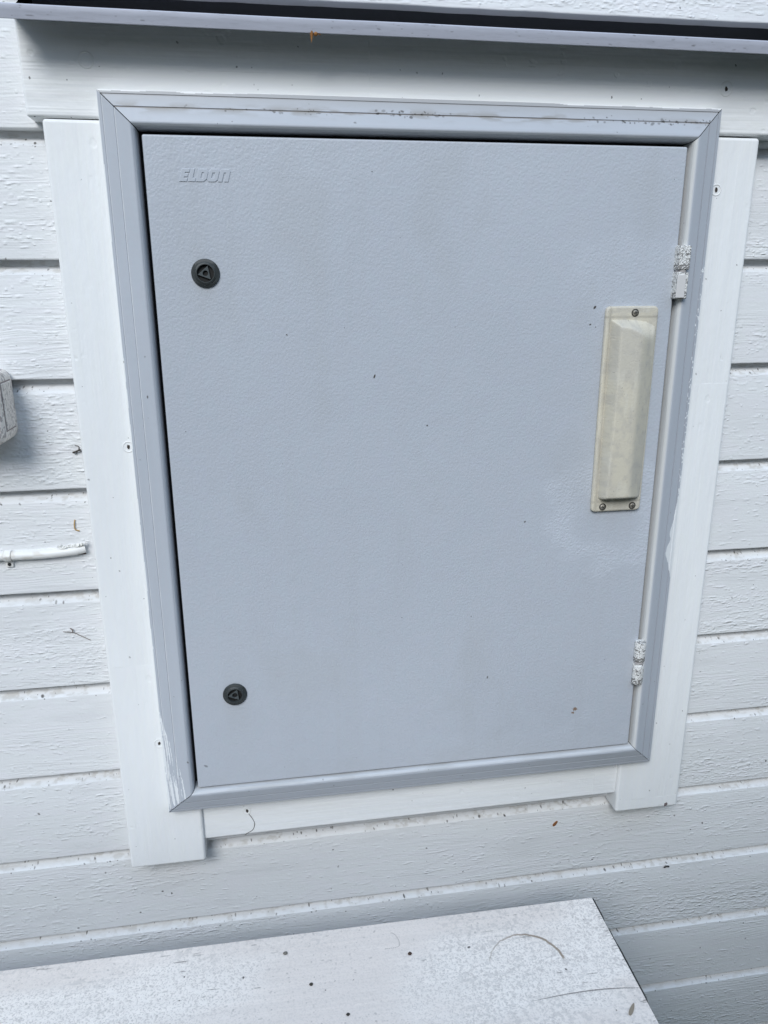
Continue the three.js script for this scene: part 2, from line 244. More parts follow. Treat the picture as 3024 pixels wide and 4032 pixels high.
// ---------------------------------------------------------------- the cabinet
const cab = thing('electrical_cabinet', 'light blue-grey metal electrical cabinet with hinged door set in the white wall', 'cabinet');
const CY = 0.0015, HX = 0.3415, HY = 0.4300, DW = 0.600, DH = 0.7793;
mesh('housing', new THREE.BoxGeometry(0.672, 0.848, 0.0012).translate(0, CY, -0.0206), std({ color: new THREE.Color(0.02, 0.02, 0.022), roughness: 0.9 }), cab);
{
  const prof = [[0.0006, -0.0235], [0, -0.0088], [0.0005, -0.0078], [0.0038, -0.0066], [0.0042, -0.0073], [0.0050, -0.0071], [0.0054, -0.0060], [0.0160, -0.0020], [0.0164, -0.0028], [0.0173, -0.0025], [0.0177, -0.0014], [0.0290, 0.0038], [0.0308, 0.0044], [0.0326, 0.0042], [0.0342, 0.0032], [0.0354, 0.0014], [0.0362, -0.0014], [0.0366, -0.0060], [0.0366, -0.0200]];
  const arc = [0]; for (let i = 1; i < prof.length; i++) arc.push(arc[i - 1] + Math.hypot(prof[i][0] - prof[i - 1][0], prof[i][1] - prof[i - 1][1]));
  const A1 = arc[arc.length - 1], vOf = w => { for (let i = 1; i < prof.length; i++) if (prof[i][0] >= w) return arc[i] / A1; return 1; };
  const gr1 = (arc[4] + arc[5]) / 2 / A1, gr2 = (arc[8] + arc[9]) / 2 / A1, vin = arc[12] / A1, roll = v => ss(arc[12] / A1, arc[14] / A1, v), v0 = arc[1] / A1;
  const w = 1024, h = 160;
  const railMat = (seed, kind, len) => {
    const dark = new Float32Array(w * h); stamp(dark, w, h, len, A1, specks(16, seed, len, A1, () => 1, 0.0004, 0.001), false);
    if (kind === 'top') stamp(dark, w, h, len, A1, specks(110, seed + 1, len, A1, (x, y) => (Math.abs(y / A1 - gr2) < 0.05 ? 1 : 0) * ss(0.4, 0.7, fbm(x * 14, 1, 5, 3)), 0.0005, 0.0016), false);
    const map = colorTex(w, h, (u, v) => {
      const x = u * len, y = v * A1, t = 0.96 + 0.07 * fbm(x * 12, y * 60, seed, 3);
      let c = PAINT.map(p => p * 0.97 * t);
      const patch = ss(0.42, 0.68, fbm(x * 9, 3, seed + 2, 4)); c = mix3(c, [0.72, 0.71, 0.67], ({ right: 0.62, bottom: 0.30, top: 0.10, left: 0.10 })[kind] * roll(v));  // rolled edge painted paler, most on the sides that catch the light
      if (kind === 'top') {
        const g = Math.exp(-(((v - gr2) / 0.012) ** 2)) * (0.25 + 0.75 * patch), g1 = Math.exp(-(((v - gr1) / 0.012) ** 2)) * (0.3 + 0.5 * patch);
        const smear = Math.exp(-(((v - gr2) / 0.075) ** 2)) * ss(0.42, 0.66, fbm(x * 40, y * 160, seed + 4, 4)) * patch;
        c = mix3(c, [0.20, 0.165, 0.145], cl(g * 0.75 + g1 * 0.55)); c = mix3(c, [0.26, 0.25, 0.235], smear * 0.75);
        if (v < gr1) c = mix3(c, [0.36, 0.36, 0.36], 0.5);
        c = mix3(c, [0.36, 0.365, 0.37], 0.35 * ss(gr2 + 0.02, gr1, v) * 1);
        const wp = ss(0.52, 0.6, fbm(x * 10, 9, seed + 6, 3)); if (v < v0 + 0.002 + 0.045 * ss(0.50, 0.70, fbm(x * 7, 9, 36, 2)) * fbm(x * 34, 2, 8, 3) && v > v0 - 0.2) c = [0.80, 0.82, 0.83];
      } else if (kind === 'left') {
        const g = Math.exp(-(((v - gr2) / 0.013) ** 2)) * 0.75 + Math.exp(-(((v - gr1) / 0.013) ** 2)) * 0.6; c = mix3(c, [0.72, 0.74, 0.76], g * (0.5 + 0.5 * fbm(x * 60, y * 20, 3, 2)));  // groove lines painted pale, as notches catching the light
        const e = v0 + 0.012 + 0.022 * fbm(x * 26, 4, 6, 3); if (v < e) c = [0.80, 0.82, 0.83];
        // dragged brush mark low on the rail
        const low = ss(0.175, 0.02, x) * ss(0.0, 0.03, x); if (low > 0 && v < v0 + 0.42 * low && fbm(x * 30, y * 900 + x * 50, 14, 3) > 0.40 + 0.25 * (v - v0) / (0.42 * low + 0.01)) c = mix3(c, [0.80, 0.82, 0.83], 0.85);
      } else if (kind === 'right') {
        const g = Math.exp(-(((v - gr2) / 0.012) ** 2)) * 0.42 + Math.exp(-(((v - gr1) / 0.012) ** 2)) * 0.38; c = mix3(c, [0.20, 0.21, 0.24], g);  // shade in the grooves painted as dark lines
        // white overspill along the outer edge, fading into spatters
        const f = ss(0.30, 0.36, x / len) * (1 - ss(0.60, 0.68, x / len)), yy = (v - v0); const edgeW = 0.02 + 0.16 * ss(0.52, 0.60, x / len) * (1 - ss(0.62, 0.67, x / len));
        if (f > 0.1 && yy < edgeW * (0.6 + 0.8 * fbm(x * 60, 2, 3, 3))) c = mix3(c, [0.80, 0.82, 0.83], 0.9);
        if (x / len > 0.2 && x / len < 0.58 && yy > 0 && yy < 0.10 && fbm(x * 330, y * 330, 22, 2) > 0.64 + yy * 0.9) c = [0.80, 0.82, 0.83];
      } else {
        const g = Math.exp(-(((v - gr2) / 0.012) ** 2)) * 0.5 + Math.exp(-(((v - gr1) / 0.012) ** 2)) * 0.5; c = mix3(c, [0.17, 0.18, 0.19], g);  // dark lines painted in for the shade of both grooves
        if (v > vin) c = mix3(c, [0.25, 0.24, 0.22], 0.22 * ss(0.4, 0.7, fbm(x * 30, y * 200, 5, 4)));
      }
      return mix3(c, DIRT, dark[Math.floor(v * h) * w + Math.floor(u * w)] * 0.85);
    });
    const b = bumpTex(w, h, field(w, h, (u, v) => fbm(u * len * 260, v * A1 * 260, seed + 3, 2) * 0.00009));
    return std({ map, bumpMap: b.t, bumpScale: b.s, roughness: 0.45 });
  };
  const rail = (name, tx, ty, nx, ny, half, off, kind, seed, gap) => { // t along, n from outer edge to the door
    const len = half * 2, rows = [], N = 24;
    for (let i = 0; i <= N; i++) rows.push(prof.map(([ww, z], q) => { const s = (i / N * 2 - 1) * (half - ww - gap), wz = z + (fbm(i * 0.3, seed, 2, 2) - 0.5) * 0.0006; return [tx * s + nx * (ww - off), CY + ty * s + ny * (ww - off), wz, (s + half) / len, arc[q] / A1]; }));
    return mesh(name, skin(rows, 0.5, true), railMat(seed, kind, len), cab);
  };
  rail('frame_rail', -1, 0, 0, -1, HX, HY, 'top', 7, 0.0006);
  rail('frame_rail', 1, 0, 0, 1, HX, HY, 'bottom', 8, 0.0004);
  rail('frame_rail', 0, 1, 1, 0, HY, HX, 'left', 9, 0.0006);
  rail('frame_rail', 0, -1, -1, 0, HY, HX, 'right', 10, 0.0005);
}
// door
const DTW = 1536, DTH = 2000;
const doorMat = (() => {
  const rough = (x, y) => { // brush-touched patches: along the top, round the handle, at the lower edge
    const e = fbm(x * 30, y * 30, 6, 4);
    const a = ss(0.30, 0.385, y + (e - 0.5) * 0.10) * 0.55;
    const d = Math.hypot((x - 0.245) / 0.085, (y + 0.045) / 0.075) + (e - 0.5) * 0.7, b = ss(1.15, 0.85, d) * ss(0.35, 0.75, d);
    const d2 = Math.hypot((x - 0.235) / 0.075, (y - 0.25) / 0.055) + (e - 0.5) * 0.8, c = ss(1.1, 0.7, d2);
    const f = ss(-0.335, -0.38, y + (e - 0.5) * 0.08) * ss(-0.05, 0.1, x);
    return cl(a + b * 2.0 + c * 0.9 + f, 0, 2);
  };
  const H = field(DTW, DTH, (u, v) => {
    const x = (u - 0.5) * DW, y = (v - 0.5) * DH, peel = fbm(x * 500, y * 500, 3, 2), k = rough(x, y);
    const br = ss(0.30, 0.75, fbm(x * 420 + y * 90, y * 520 - x * 90, 9, 3));
    return ss(0.25, 0.75, peel) * 0.00011 + fbm(x * 60, y * 60, 13, 2) * 0.00012 + k * br * 0.00011;
  });
  const dark = new Float32Array(DTW * DTH), P = (x, y, r, k = 1, a = 0, e = 1) => [x + DW / 2, y - CY * 0 + DH / 2, r, k, a, e];
  stamp(dark, DTW, DTH, DW, DH, [P(-0.0622, 0.1395, 0.0010, 0.95, 1.25, 2.4), P(0.0009, 0.0800, 0.0009), P(0.1288, -0.0474, 0.0010, 0.9, 1.2, 1.3), P(0.0874, -0.2634, 0.0009, 0.8, 1.3, 2.2), P(0.2017, 0.2142, 0.0013, 0.95, 0.9, 1.7), P(0.1975, 0.1945, 0.0009, 0.9, 0.5, 1.4), P(0.2045, 0.1915, 0.0008, 0.7), P(-0.0293, -0.1672, 0.0007, 0.7), P(0.0624, -0.173, 0.0007, 0.7), P(-0.2877, -0.3576, 0.0014, 0.5, 2.6, 2), ...specks(26, 55, DW, DH, () => 1, 0.0003, 0.0007)], false);
  const chip = (x, y) => { const a = Math.hypot((x - 0.2152) / 0.0042, (y + 0.3245) / 0.0026) + (vn(x * 900, y * 900, 2) - 0.5) * 0.9, b = Math.hypot((x - 0.2125) / 0.0026, (y + 0.3300) / 0.0017) + (vn(x * 900, y * 900, 5) - 0.5) * 0.9; return a < 0.85 || b < 0.85; };
  const map = colorTex(DTW, DTH, (u, v) => {
    const x = (u - 0.5) * DW, y = (v - 0.5) * DH, t = 0.965 + 0.06 * fbm(x * 7, y * 7, 21, 3) + 0.02 * fbm(x * 60, y * 60, 25, 3), k = rough(x, y);
    let c = PAINT.map((p, i) => p * t * (1 + k * 0.04 * [1, 1, 0.98][i]));
    const run = ss(0.50, 0.78, fbm(x * 55, y * 2.2, 61, 4)) * ss(0.40, 0.65, fbm(x * 8, y * 3, 63, 3)), low = ss(-0.345, -0.388, y + 0.012 * fbm(x * 30, 2, 65, 3)), lockG = Math.max(Math.exp(-Math.hypot(x + 0.2455, (y - 0.238) * 0.45) / 0.016), Math.exp(-Math.hypot(x + 0.2445, (y + 0.272) * 0.45) / 0.016));
    c = mix3(c, [0.36, 0.365, 0.36], 0.08 * run + 0.20 * low * fbm(x * 60, y * 60, 67, 3) + 0.22 * lockG);
    const grey = ss(0.55, 0.8, fbm(x * 16, y * 9, 33, 4)); c = mix3(c, [0.40, 0.415, 0.43], grey * 0.25);
    if (chip(x, y)) c = [0.24, 0.17, 0.13];
    return mix3(c, DIRT, dark[Math.floor(v * DTH) * DTW + Math.floor(u * DTW)]);
  });
  const b = bumpTex(DTW, DTH, H); return std({ map, bumpMap: b.t, bumpScale: b.s, roughness: 0.42 });
})();
const doorG = rbox(DW, DH, 0.019, 0.0022, 0, 0, -0.0095, 4);
{ const p = doorG.attributes.position, uv = doorG.attributes.uv; for (let i = 0; i < p.count; i++) uv.setXY(i, p.getX(i) / DW + 0.5, p.getY(i) / DH + 0.5); }
const door = mesh('door', doorG, doorMat, cab);
const plain = (c, o = {}) => std({ color: new THREE.Color(...c), ...o });
{ // raised italic lettering
  const X0 = -0.2655, Yb = 0.3458, U = 0.001, SH = 0.30, lm = plain(PAINT, { roughness: 0.42 });
  const poly = pts => pts.map(([x, y]) => new THREE.Vector2(X0 + (x + y * SH) * U, Yb + y * U));
  const letter = (out, holes = []) => { const s = new THREE.Shape(poly(out)); holes.forEach(h => s.holes.push(new THREE.Path(poly(h)))); mesh('letter', new THREE.ExtrudeGeometry(s, { depth: 0.0006, bevelEnabled: true, bevelSize: 0.0005, bevelThickness: 0.0005, bevelSegments: 3 }).translate(0, 0, -0.0004), lm, door); };
  const H = 11.6;
  letter([[0, 0], [7, 0], [7, 2.6], [3.4, 2.6], [3.4, 4.6], [6.8, 4.6], [6.8, 7], [3.4, 7], [3.4, 9], [7.6, 9], [7.6, H], [0, H]]);
  letter([[9, 0], [15.5, 0], [15.5, 2.8], [12.4, 2.8], [12.4, H], [9, H]]);
  letter([[17, 0], [24, 0], [26.6, 2.4], [26.6, 9.2], [24, H], [17, H]], [[[20.3, 2.7], [20.3, 8.9], [22.6, 8.9], [23.3, 8.2], [23.3, 3.4], [22.6, 2.7]]]);
  letter([[29.6, 0], [36, 0], [38, 2], [38, 9.6], [36, H], [29.6, H], [28, 9.6], [28, 2]], [[[31.3, 2.9], [31.3, 8.7], [34.7, 8.7], [34.7, 2.9]]]);
  letter([[39.6, 0], [42.9, 0], [42.9, 8.8], [46, 8.8], [46, 0], [49.3, 0], [49.3, 9.6], [47.4, H], [39.6, H]]);
}
// locks
function lock(x, y, turn, holeR, label) {
  const L = new THREE.Group(); L.name = 'lock'; L.position.set(x, y, 0.0004); cab.add(L); if (label) L.userData.label = label;
  const t = colorTex(128, 128, (u, v) => { const n = fbm(u * 18, v * 30, 6, 4), q = 0.7 + 0.9 * n * n; return [0.030 * q, 0.036 * q, 0.037 * q]; });
  const m = std({ map: t, roughness: 0.55 }), dk = plain([0.006, 0.006, 0.006], { roughness: 0.7 }), gm = plain([0.06, 0.07, 0.073], { roughness: 0.5 });
  const pr = [[0.0151, -0.001], [0.0151, 0.0008], [0.0147, 0.0016], [0.0125, 0.0026], [0.0119, 0.0026], [0.0112, 0.0034], [0.0096, 0.0044], [0.0090, 0.0043], [0.0088, 0.0036], [0.0087, 0.0003], [0, 0.0003]].map(p => new THREE.Vector2(...p));
  mesh('lock_ring', toCreasedNormals(new THREE.LatheGeometry(pr.reverse(), 64).rotateX(Math.PI / 2), 0.5), m, L);
  mesh('lock_floor', new THREE.CylinderGeometry(0.0086, 0.0086, 0.0003, 40).rotateX(Math.PI / 2).translate(0, 0, 0.0006), dk, L);
  const s = new THREE.Shape([0, 1, 2].map(i => new THREE.Vector2(0.0080 * Math.cos(turn + i * 2.0944), 0.0080 * Math.sin(turn + i * 2.0944))));
  const hp = new THREE.Path(); hp.absarc(0, 0, holeR, 0, 6.2832, true); s.holes.push(hp);
  mesh('key_triangle', new THREE.ExtrudeGeometry(s, { depth: 0.0022, bevelEnabled: true, bevelSize: 0.0003, bevelThickness: 0.0003, bevelSegments: 1, curveSegments: 24 }).translate(0, 0, 0.0008), gm, L);
}
lock(-0.2455, 0.2540, 1.22, 0.0031, 'upper black triangle-key lock'); lock(-0.2445, -0.2565, 1.15, 0.0036, 'lower black triangle-key lock');
// hinges with flaking white paint
const hingeMat = (() => {
  const f = (u, v) => fbm(u * 22, v * 26, 9, 4), map = colorTex(256, 256, (u, v) => { const n = f(u, v), b = ss(0.30, 0.62, fbm(u * 5, v * 6, 4, 2)), d = ss(0.555, 0.63, n * 0.75 + b * 0.26), e = ss(0.55, 0.75, fbm(u * 50, v * 50, 7, 2)); return mix3([0.80 - 0.1 * e, 0.80 - 0.1 * e, 0.78 - 0.1 * e], [0.24, 0.23, 0.225], d); });
  const b = bumpTex(256, 256, field(256, 256, (u, v) => ss(0.62, 0.35, f(u, v)) * 0.0006)); return std({ map, bumpMap: b.t, bumpScale: b.s * 1.3, roughness: 0.7 });
})();
function hinge(x, top, bot, rad, boxy, label) {
  const G = new THREE.Group(); G.name = 'hinge'; G.position.set(x, (top + bot) / 2, 0.004); cab.add(G); G.userData.label = label;
  const h = top - bot, mid = boxy ? 0.0015 : 0.001;
  const knuckle = (y0, y1, seed) => {
    let g;
    if (boxy) g = rbox(rad * 2, y1 - y0, rad * 2, 0.0018, 0, (y0 + y1) / 2, 0, 6);
    else { const l = y1 - y0, q = 0.0022, pr = [[0, 0], [rad - q, 0], [rad - q * 0.3, q * 0.3], [rad, q], [rad, l * 0.3], [rad, l * 0.6], [rad, l - q], [rad - q * 0.3, l - q * 0.3], [rad - q, l], [0, l]].map(p => new THREE.Vector2(...p)); g = toCreasedNormals(new THREE.LatheGeometry(pr, 32).translate(0, y0, 0), 0.8); }
    const p = g.attributes.position; for (let i = 0; i < p.count; i++) { const X = p.getX(i), Y = p.getY(i), Z = p.getZ(i), k = 1 + (fbm((Math.atan2(Z, X) + 4) * 3, Y * 400, seed, 3) - 0.5) * 0.06; p.setXYZ(i, X * k, Y, Z * k); }
    g = boxUV(g, 0.03, 0.03, 'x', seed * 0.37, seed * 0.21); return g;
  };
  mesh('knuckle', knuckle(mid + 0.0012, h / 2, 3), hingeMat, G);
  mesh('hinge_washer', new THREE.CylinderGeometry(rad * 0.86, rad * 0.86, 0.0022, 28).translate(0, mid, 0), plain([0.42, 0.40, 0.40]), G);
  mesh('knuckle', knuckle(-h / 2, mid - 0.0012, 8), hingeMat, G);
  if (boxy) mesh('hinge_leaf', rbox(0.0105, h / 2 - 0.004, 0.002, 0.0006, -0.0022, -h / 4 - 0.0006, rad + 0.0002), plain([0.60, 0.59, 0.585], { roughness: 0.7 }), G, 'smooth white strip on the hinge');
}
hinge(0.3040, 0.2836, 0.2232, 0.0072, true, 'square-edged upper hinge with flaking white paint'); hinge(0.3008, -0.2258, -0.2900, 0.0074, false, 'round lower hinge with mottled flaking paint');
// cream handle cover
{
  const G = new THREE.Group(); G.name = 'handle'; G.position.set(0, 0, 0); cab.add(G);
  const w = 512, h = 1024, W = 0.075, Hh = 0.26, dark = new Float32Array(w * h); stamp(dark, w, h, W, Hh, specks(160, 91, W, Hh, () => 1, 0.0002, 0.0006), false);
  const map = colorTex(w, h, (u, v) => {
    const x = u * W, y = v * Hh, a = fbm(x * 45, y * 30, 3, 4), b = fbm(x * 160, y * 130, 8, 4), sc = ss(0.60, 0.72, fbm(x * 120, y * 26, 17, 4));
    const X = x + 0.21525, Y = y - 0.052, rim = Math.max(Math.exp(-(((X - 0.2195) / 0.0016) ** 2)), Math.exp(-(((Y + 0.0245) / 0.0016) ** 2)), Math.exp(-(((Y - 0.203) / 0.0016) ** 2)));
    let c = mix3([0.585, 0.545, 0.445], [0.525, 0.495, 0.425], ss(0.3, 0.7, a)); c = mix3(c, [0.43, 0.41, 0.37], ss(0.45, 0.75, b) * 0.42); c = mix3(c, [0.66, 0.635, 0.55], sc * 0.3);
    c = mix3(c, [0.30, 0.28, 0.235], 0.5 * rim * (0.5 + fbm(x * 90, y * 60, 23, 3)));  // contact shade along the cover rim, painted in with some grime
    return mix3(c, [0.18, 0.165, 0.14], dark[Math.floor(v * h) * w + Math.floor(u * w)] * 0.6);
  });
  const bt = bumpTex(256, 512, field(256, 512, (u, v) => fbm(u * 60, v * 200, 5, 3) * 0.00025)); const hm = std({ map, bumpMap: bt.t, bumpScale: bt.s, roughness: 0.6 });
  const x0 = 0.2140, x1 = 0.2805, y0 = -0.0378, y1 = 0.2155, r = 0.004, b = 0.0022, s = new THREE.Shape(); // plate
  s.moveTo(x0 + b + r, y0 + b); s.lineTo(x1 - b - r, y0 + b); s.quadraticCurveTo(x1 - b, y0 + b, x1 - b, y0 + b + r); s.lineTo(x1 - b, y1 - b - r); s.quadraticCurveTo(x1 - b, y1 - b, x1 - b - r, y1 - b); s.lineTo(x0 + b + r, y1 - b); s.quadraticCurveTo(x0 + b, y1 - b, x0 + b, y1 - b - r); s.lineTo(x0 + b, y0 + b + r); s.quadraticCurveTo(x0 + b, y0 + b, x0 + b + r, y0 + b);
  const pg = new THREE.ExtrudeGeometry(s, { depth: 0.0012, bevelEnabled: true, bevelSize: b, bevelThickness: 0.0022, bevelSegments: 2, curveSegments: 6 }).translate(0, 0, 0.0022);
  mesh('base_plate', boxUV(pg, W, Hh, 'x', 0.13, 0.2), hm, G);
  const XL = 0.2205, XW = 0.0575, YB = -0.0225, YT = 0.2010, k = 0.0018, nx = 64, ny = 220, rows = [];
  const smin = a => { let q = 0; for (const v of a) q += Math.exp(-Math.min(v, 0.1) / k); return -k * Math.log(q); };
  for (let j = 0; j <= ny; j++) {
    const row = [], y = YB - 0.001 + (YT - YB + 0.002) * j / ny, t = (y - YB) / (YT - YB);
    for (let i = 0; i <= nx; i++) {
      const u = (XW + 0.001) * i / nx - 0.0005, wR = XW - 0.0030 * (1 - t) - 0.0015 * t * t;
      const hf = 0.0165 + 0.0050 * Math.sin(Math.PI * cl(0.22 + 0.62 * t)) - 0.003 * (1 - t) + 0.10 * u;
      const st = 2.6 - 2.0 * ss(0.1, 0.9, u / XW);
      const z = smin([3.6 * u, 0.72 * (wR - u) + 0.0065, 5 * (wR + 0.0022 - u), 2.4 * (u + (y - YB) - 0.0035), 2.4 * (wR + 0.0022 - u + (y - YB) - 0.0035), hf, st * (YT - 0.0012 * Math.max(0, (u - 0.045) * 300) - y), 3.2 * (y - YB)]);
      row.push([XL + u, y, 0.0030 + Math.max(0, z), (XL + u) / W + 0.13, y / Hh + 0.2]);
    }
    rows.push(row);
  }
  mesh('cover', skin(rows, 9, true), hm, G);
  const sm = plain([0.30, 0.28, 0.24], { roughness: 0.45, metalness: 0.5 }), sd = plain([0.03, 0.028, 0.025], { roughness: 0.8 });
  const screw = (x, y, a) => {
    const S = mesh('screw', toCreasedNormals(new THREE.LatheGeometry([[0, 0.0021], [0.0016, 0.0019], [0.0029, 0.0012], [0.0035, 0.0003], [0.0036, -0.0008]].map(p => new THREE.Vector2(...p)).reverse(), 28).rotateX(Math.PI / 2).translate(x, y, 0.0056), 1.0), sm, G);
    const c = new THREE.BoxGeometry(0.0042, 0.0009, 0.0012), c2 = new THREE.BoxGeometry(0.0009, 0.0042, 0.0012).translate(0, 0, 0.00003);
    mesh('screw', mergeGeometries([c, c2]).rotateZ(a).translate(x, y, 0.00705), sd, G);
    mesh('screw', new THREE.CylinderGeometry(0.0046, 0.0046, 0.0006, 28).rotateX(Math.PI / 2).translate(x, y, 0.0057), sd, G);
  };
  screw(0.2503, 0.2078, 0.3); screw(0.2290, -0.0312, 0.5); screw(0.2690, -0.0314, 0.1);
}

// ---------------------------------------------------------------- weathered box and cable at the left edge
const boxTex = (seed, base) => { const map = colorTex(256, 256, (u, v) => { const n = fbm(u * 16, v * 10, seed, 4), s = ss(0.54, 0.64, fbm(u * 34, v * 20, seed + 3, 4)); return mix3(base.map(b => b * (0.9 + 0.16 * n)), [0.30, 0.265, 0.255], s * 0.75); }); const b = bumpTex(256, 256, field(256, 256, (u, v) => fbm(u * 50, v * 50, seed, 3) * 0.0004)); return std({ map, bumpMap: b.t, bumpScale: b.s, roughness: 0.75 }); };
{
  const g = thing('wall_box', 'weathered off-white plastic box on the wall, cut off by the left picture edge', 'wall box', [-0.5270, 0.1130, ZS]);
  const m = boxTex(5, [0.74, 0.695, 0.645]), W = 0.110, H = 0.0800, D = 0.060;
  mesh('box_body', boxUV(rbox(W, H, D + 0.006, 0.0125, 0, 0, D / 2 - 0.003, 6), 0.1, 0.1), m, g);
  mesh('side_panel', boxUV(rbox(0.0020, 0.0510, 0.0330, 0.0009, W / 2 + 0.0004, 0.0015, 0.0285), 0.05, 0.05, 'x', 0.3, 0.4), m, g);
  mesh('panel_seam', rbox(0.0006, 0.0540, 0.0360, 0.0002, W / 2 + 0.0001, 0.0015, 0.0285), plain([0.24, 0.20, 0.19]), g);
  mesh('box_lid', boxUV(rbox(W - 0.020, H - 0.018, 0.006, 0.002, 0, 0, D + 0.0005), 0.1, 0.1, 'x', 0.6), m, g);
  mesh('lens', rbox(W - 0.044, H - 0.040, 0.003, 0.001, 0, 0, D + 0.0028), plain([0.42, 0.43, 0.30], { roughness: 0.4 }), g);
}
{
  const g = thing('cable', 'white painted cable running along the left boards into the surround', 'cable');
  const cm = colorTex(256, 32, (u, v) => { const t = 0.96 + 0.06 * fbm(u * 30, v * 3, 4, 3); return mix3([0.77 * t, 0.77 * t, 0.75 * t], [0.52, 0.46, 0.38], 0.4 * ss(0.62, 0.75, fbm(u * 26, v * 2, 9, 3))); }), m = std({ map: cm, roughness: 0.5 });
  const c = new THREE.CatmullRomCurve3([[-0.86, -0.0735], [-0.62, -0.0720], [-0.5135, -0.0708], [-0.470, -0.0712], [-0.440, -0.0698], [-0.424, -0.0682], [-0.4150, -0.0668]].map(([x, y], i) => new THREE.Vector3(x, y, ZS + 0.0042 - (i > 5 ? 0.002 : 0))));
  mesh('sheath', new THREE.TubeGeometry(c, 90, 0.0056, 18), m, g);
  const clip = mesh('cable_clip', skin(Array.from({ length: 13 }, (_, i) => { const a = -1.9 + 3.8 * i / 12, R = 0.0070; return [-0.5085, -0.5075, -0.5010, -0.5000].map((x, q) => [x, -0.0709 + R * Math.sin(a), ZS + 0.0042 + (R - (q % 3 ? 0 : 0.0008)) * Math.cos(a), x * 9, i / 12]); }), 0.9, false), m, g);
  mesh('clip_tab', rbox(0.0088, 0.0100, 0.0030, 0.0012, -0.5046, -0.0812, ZS + 0.0012), m, clip);
  mesh('clip_nail', new THREE.CylinderGeometry(0.0021, 0.0021, 0.0008, 20).rotateX(Math.PI / 2).translate(-0.5046, -0.0822, ZS + 0.0030), plain([0.02, 0.02, 0.02]), clip);
  const r = rng(81), fm = plain([0.76, 0.755, 0.72], { side: THREE.DoubleSide }); // curled paint along the cable's end
  for (let i = 0; i < 11; i++) { const x = -0.4420 + 0.027 * (i / 10), s = 0.0022 + 0.0028 * r(), y = -0.0637 + 0.001 * r() + (x + 0.44) * 0.09; const pg = new THREE.PlaneGeometry(s * 1.6, s, 4, 2), p = pg.attributes.position; for (let q = 0; q < p.count; q++) { p.setXYZ(q, p.getX(q) + (r() - 0.5) * 0.0012, p.getY(q) + (r() - 0.5) * 0.0010, 0.9 * (p.getX(q) ** 2) / s + (r() - 0.5) * 0.0008); } pg.rotateX(-0.5 - r()).rotateZ((r() - 0.5) * 1.2).translate(x, y, ZS + 0.0052 + 0.0022 * r()); pg.computeVertexNormals(); mesh('paint_flake', pg, fm, g); }
  mesh('bare_end', rbox(0.0105, 0.0024, 0.0012, 0.0005, -0.4205, -0.0742, ZS + 0.0006), plain([0.10, 0.045, 0.03]), g, 'rust-brown gap under the cable end');
}

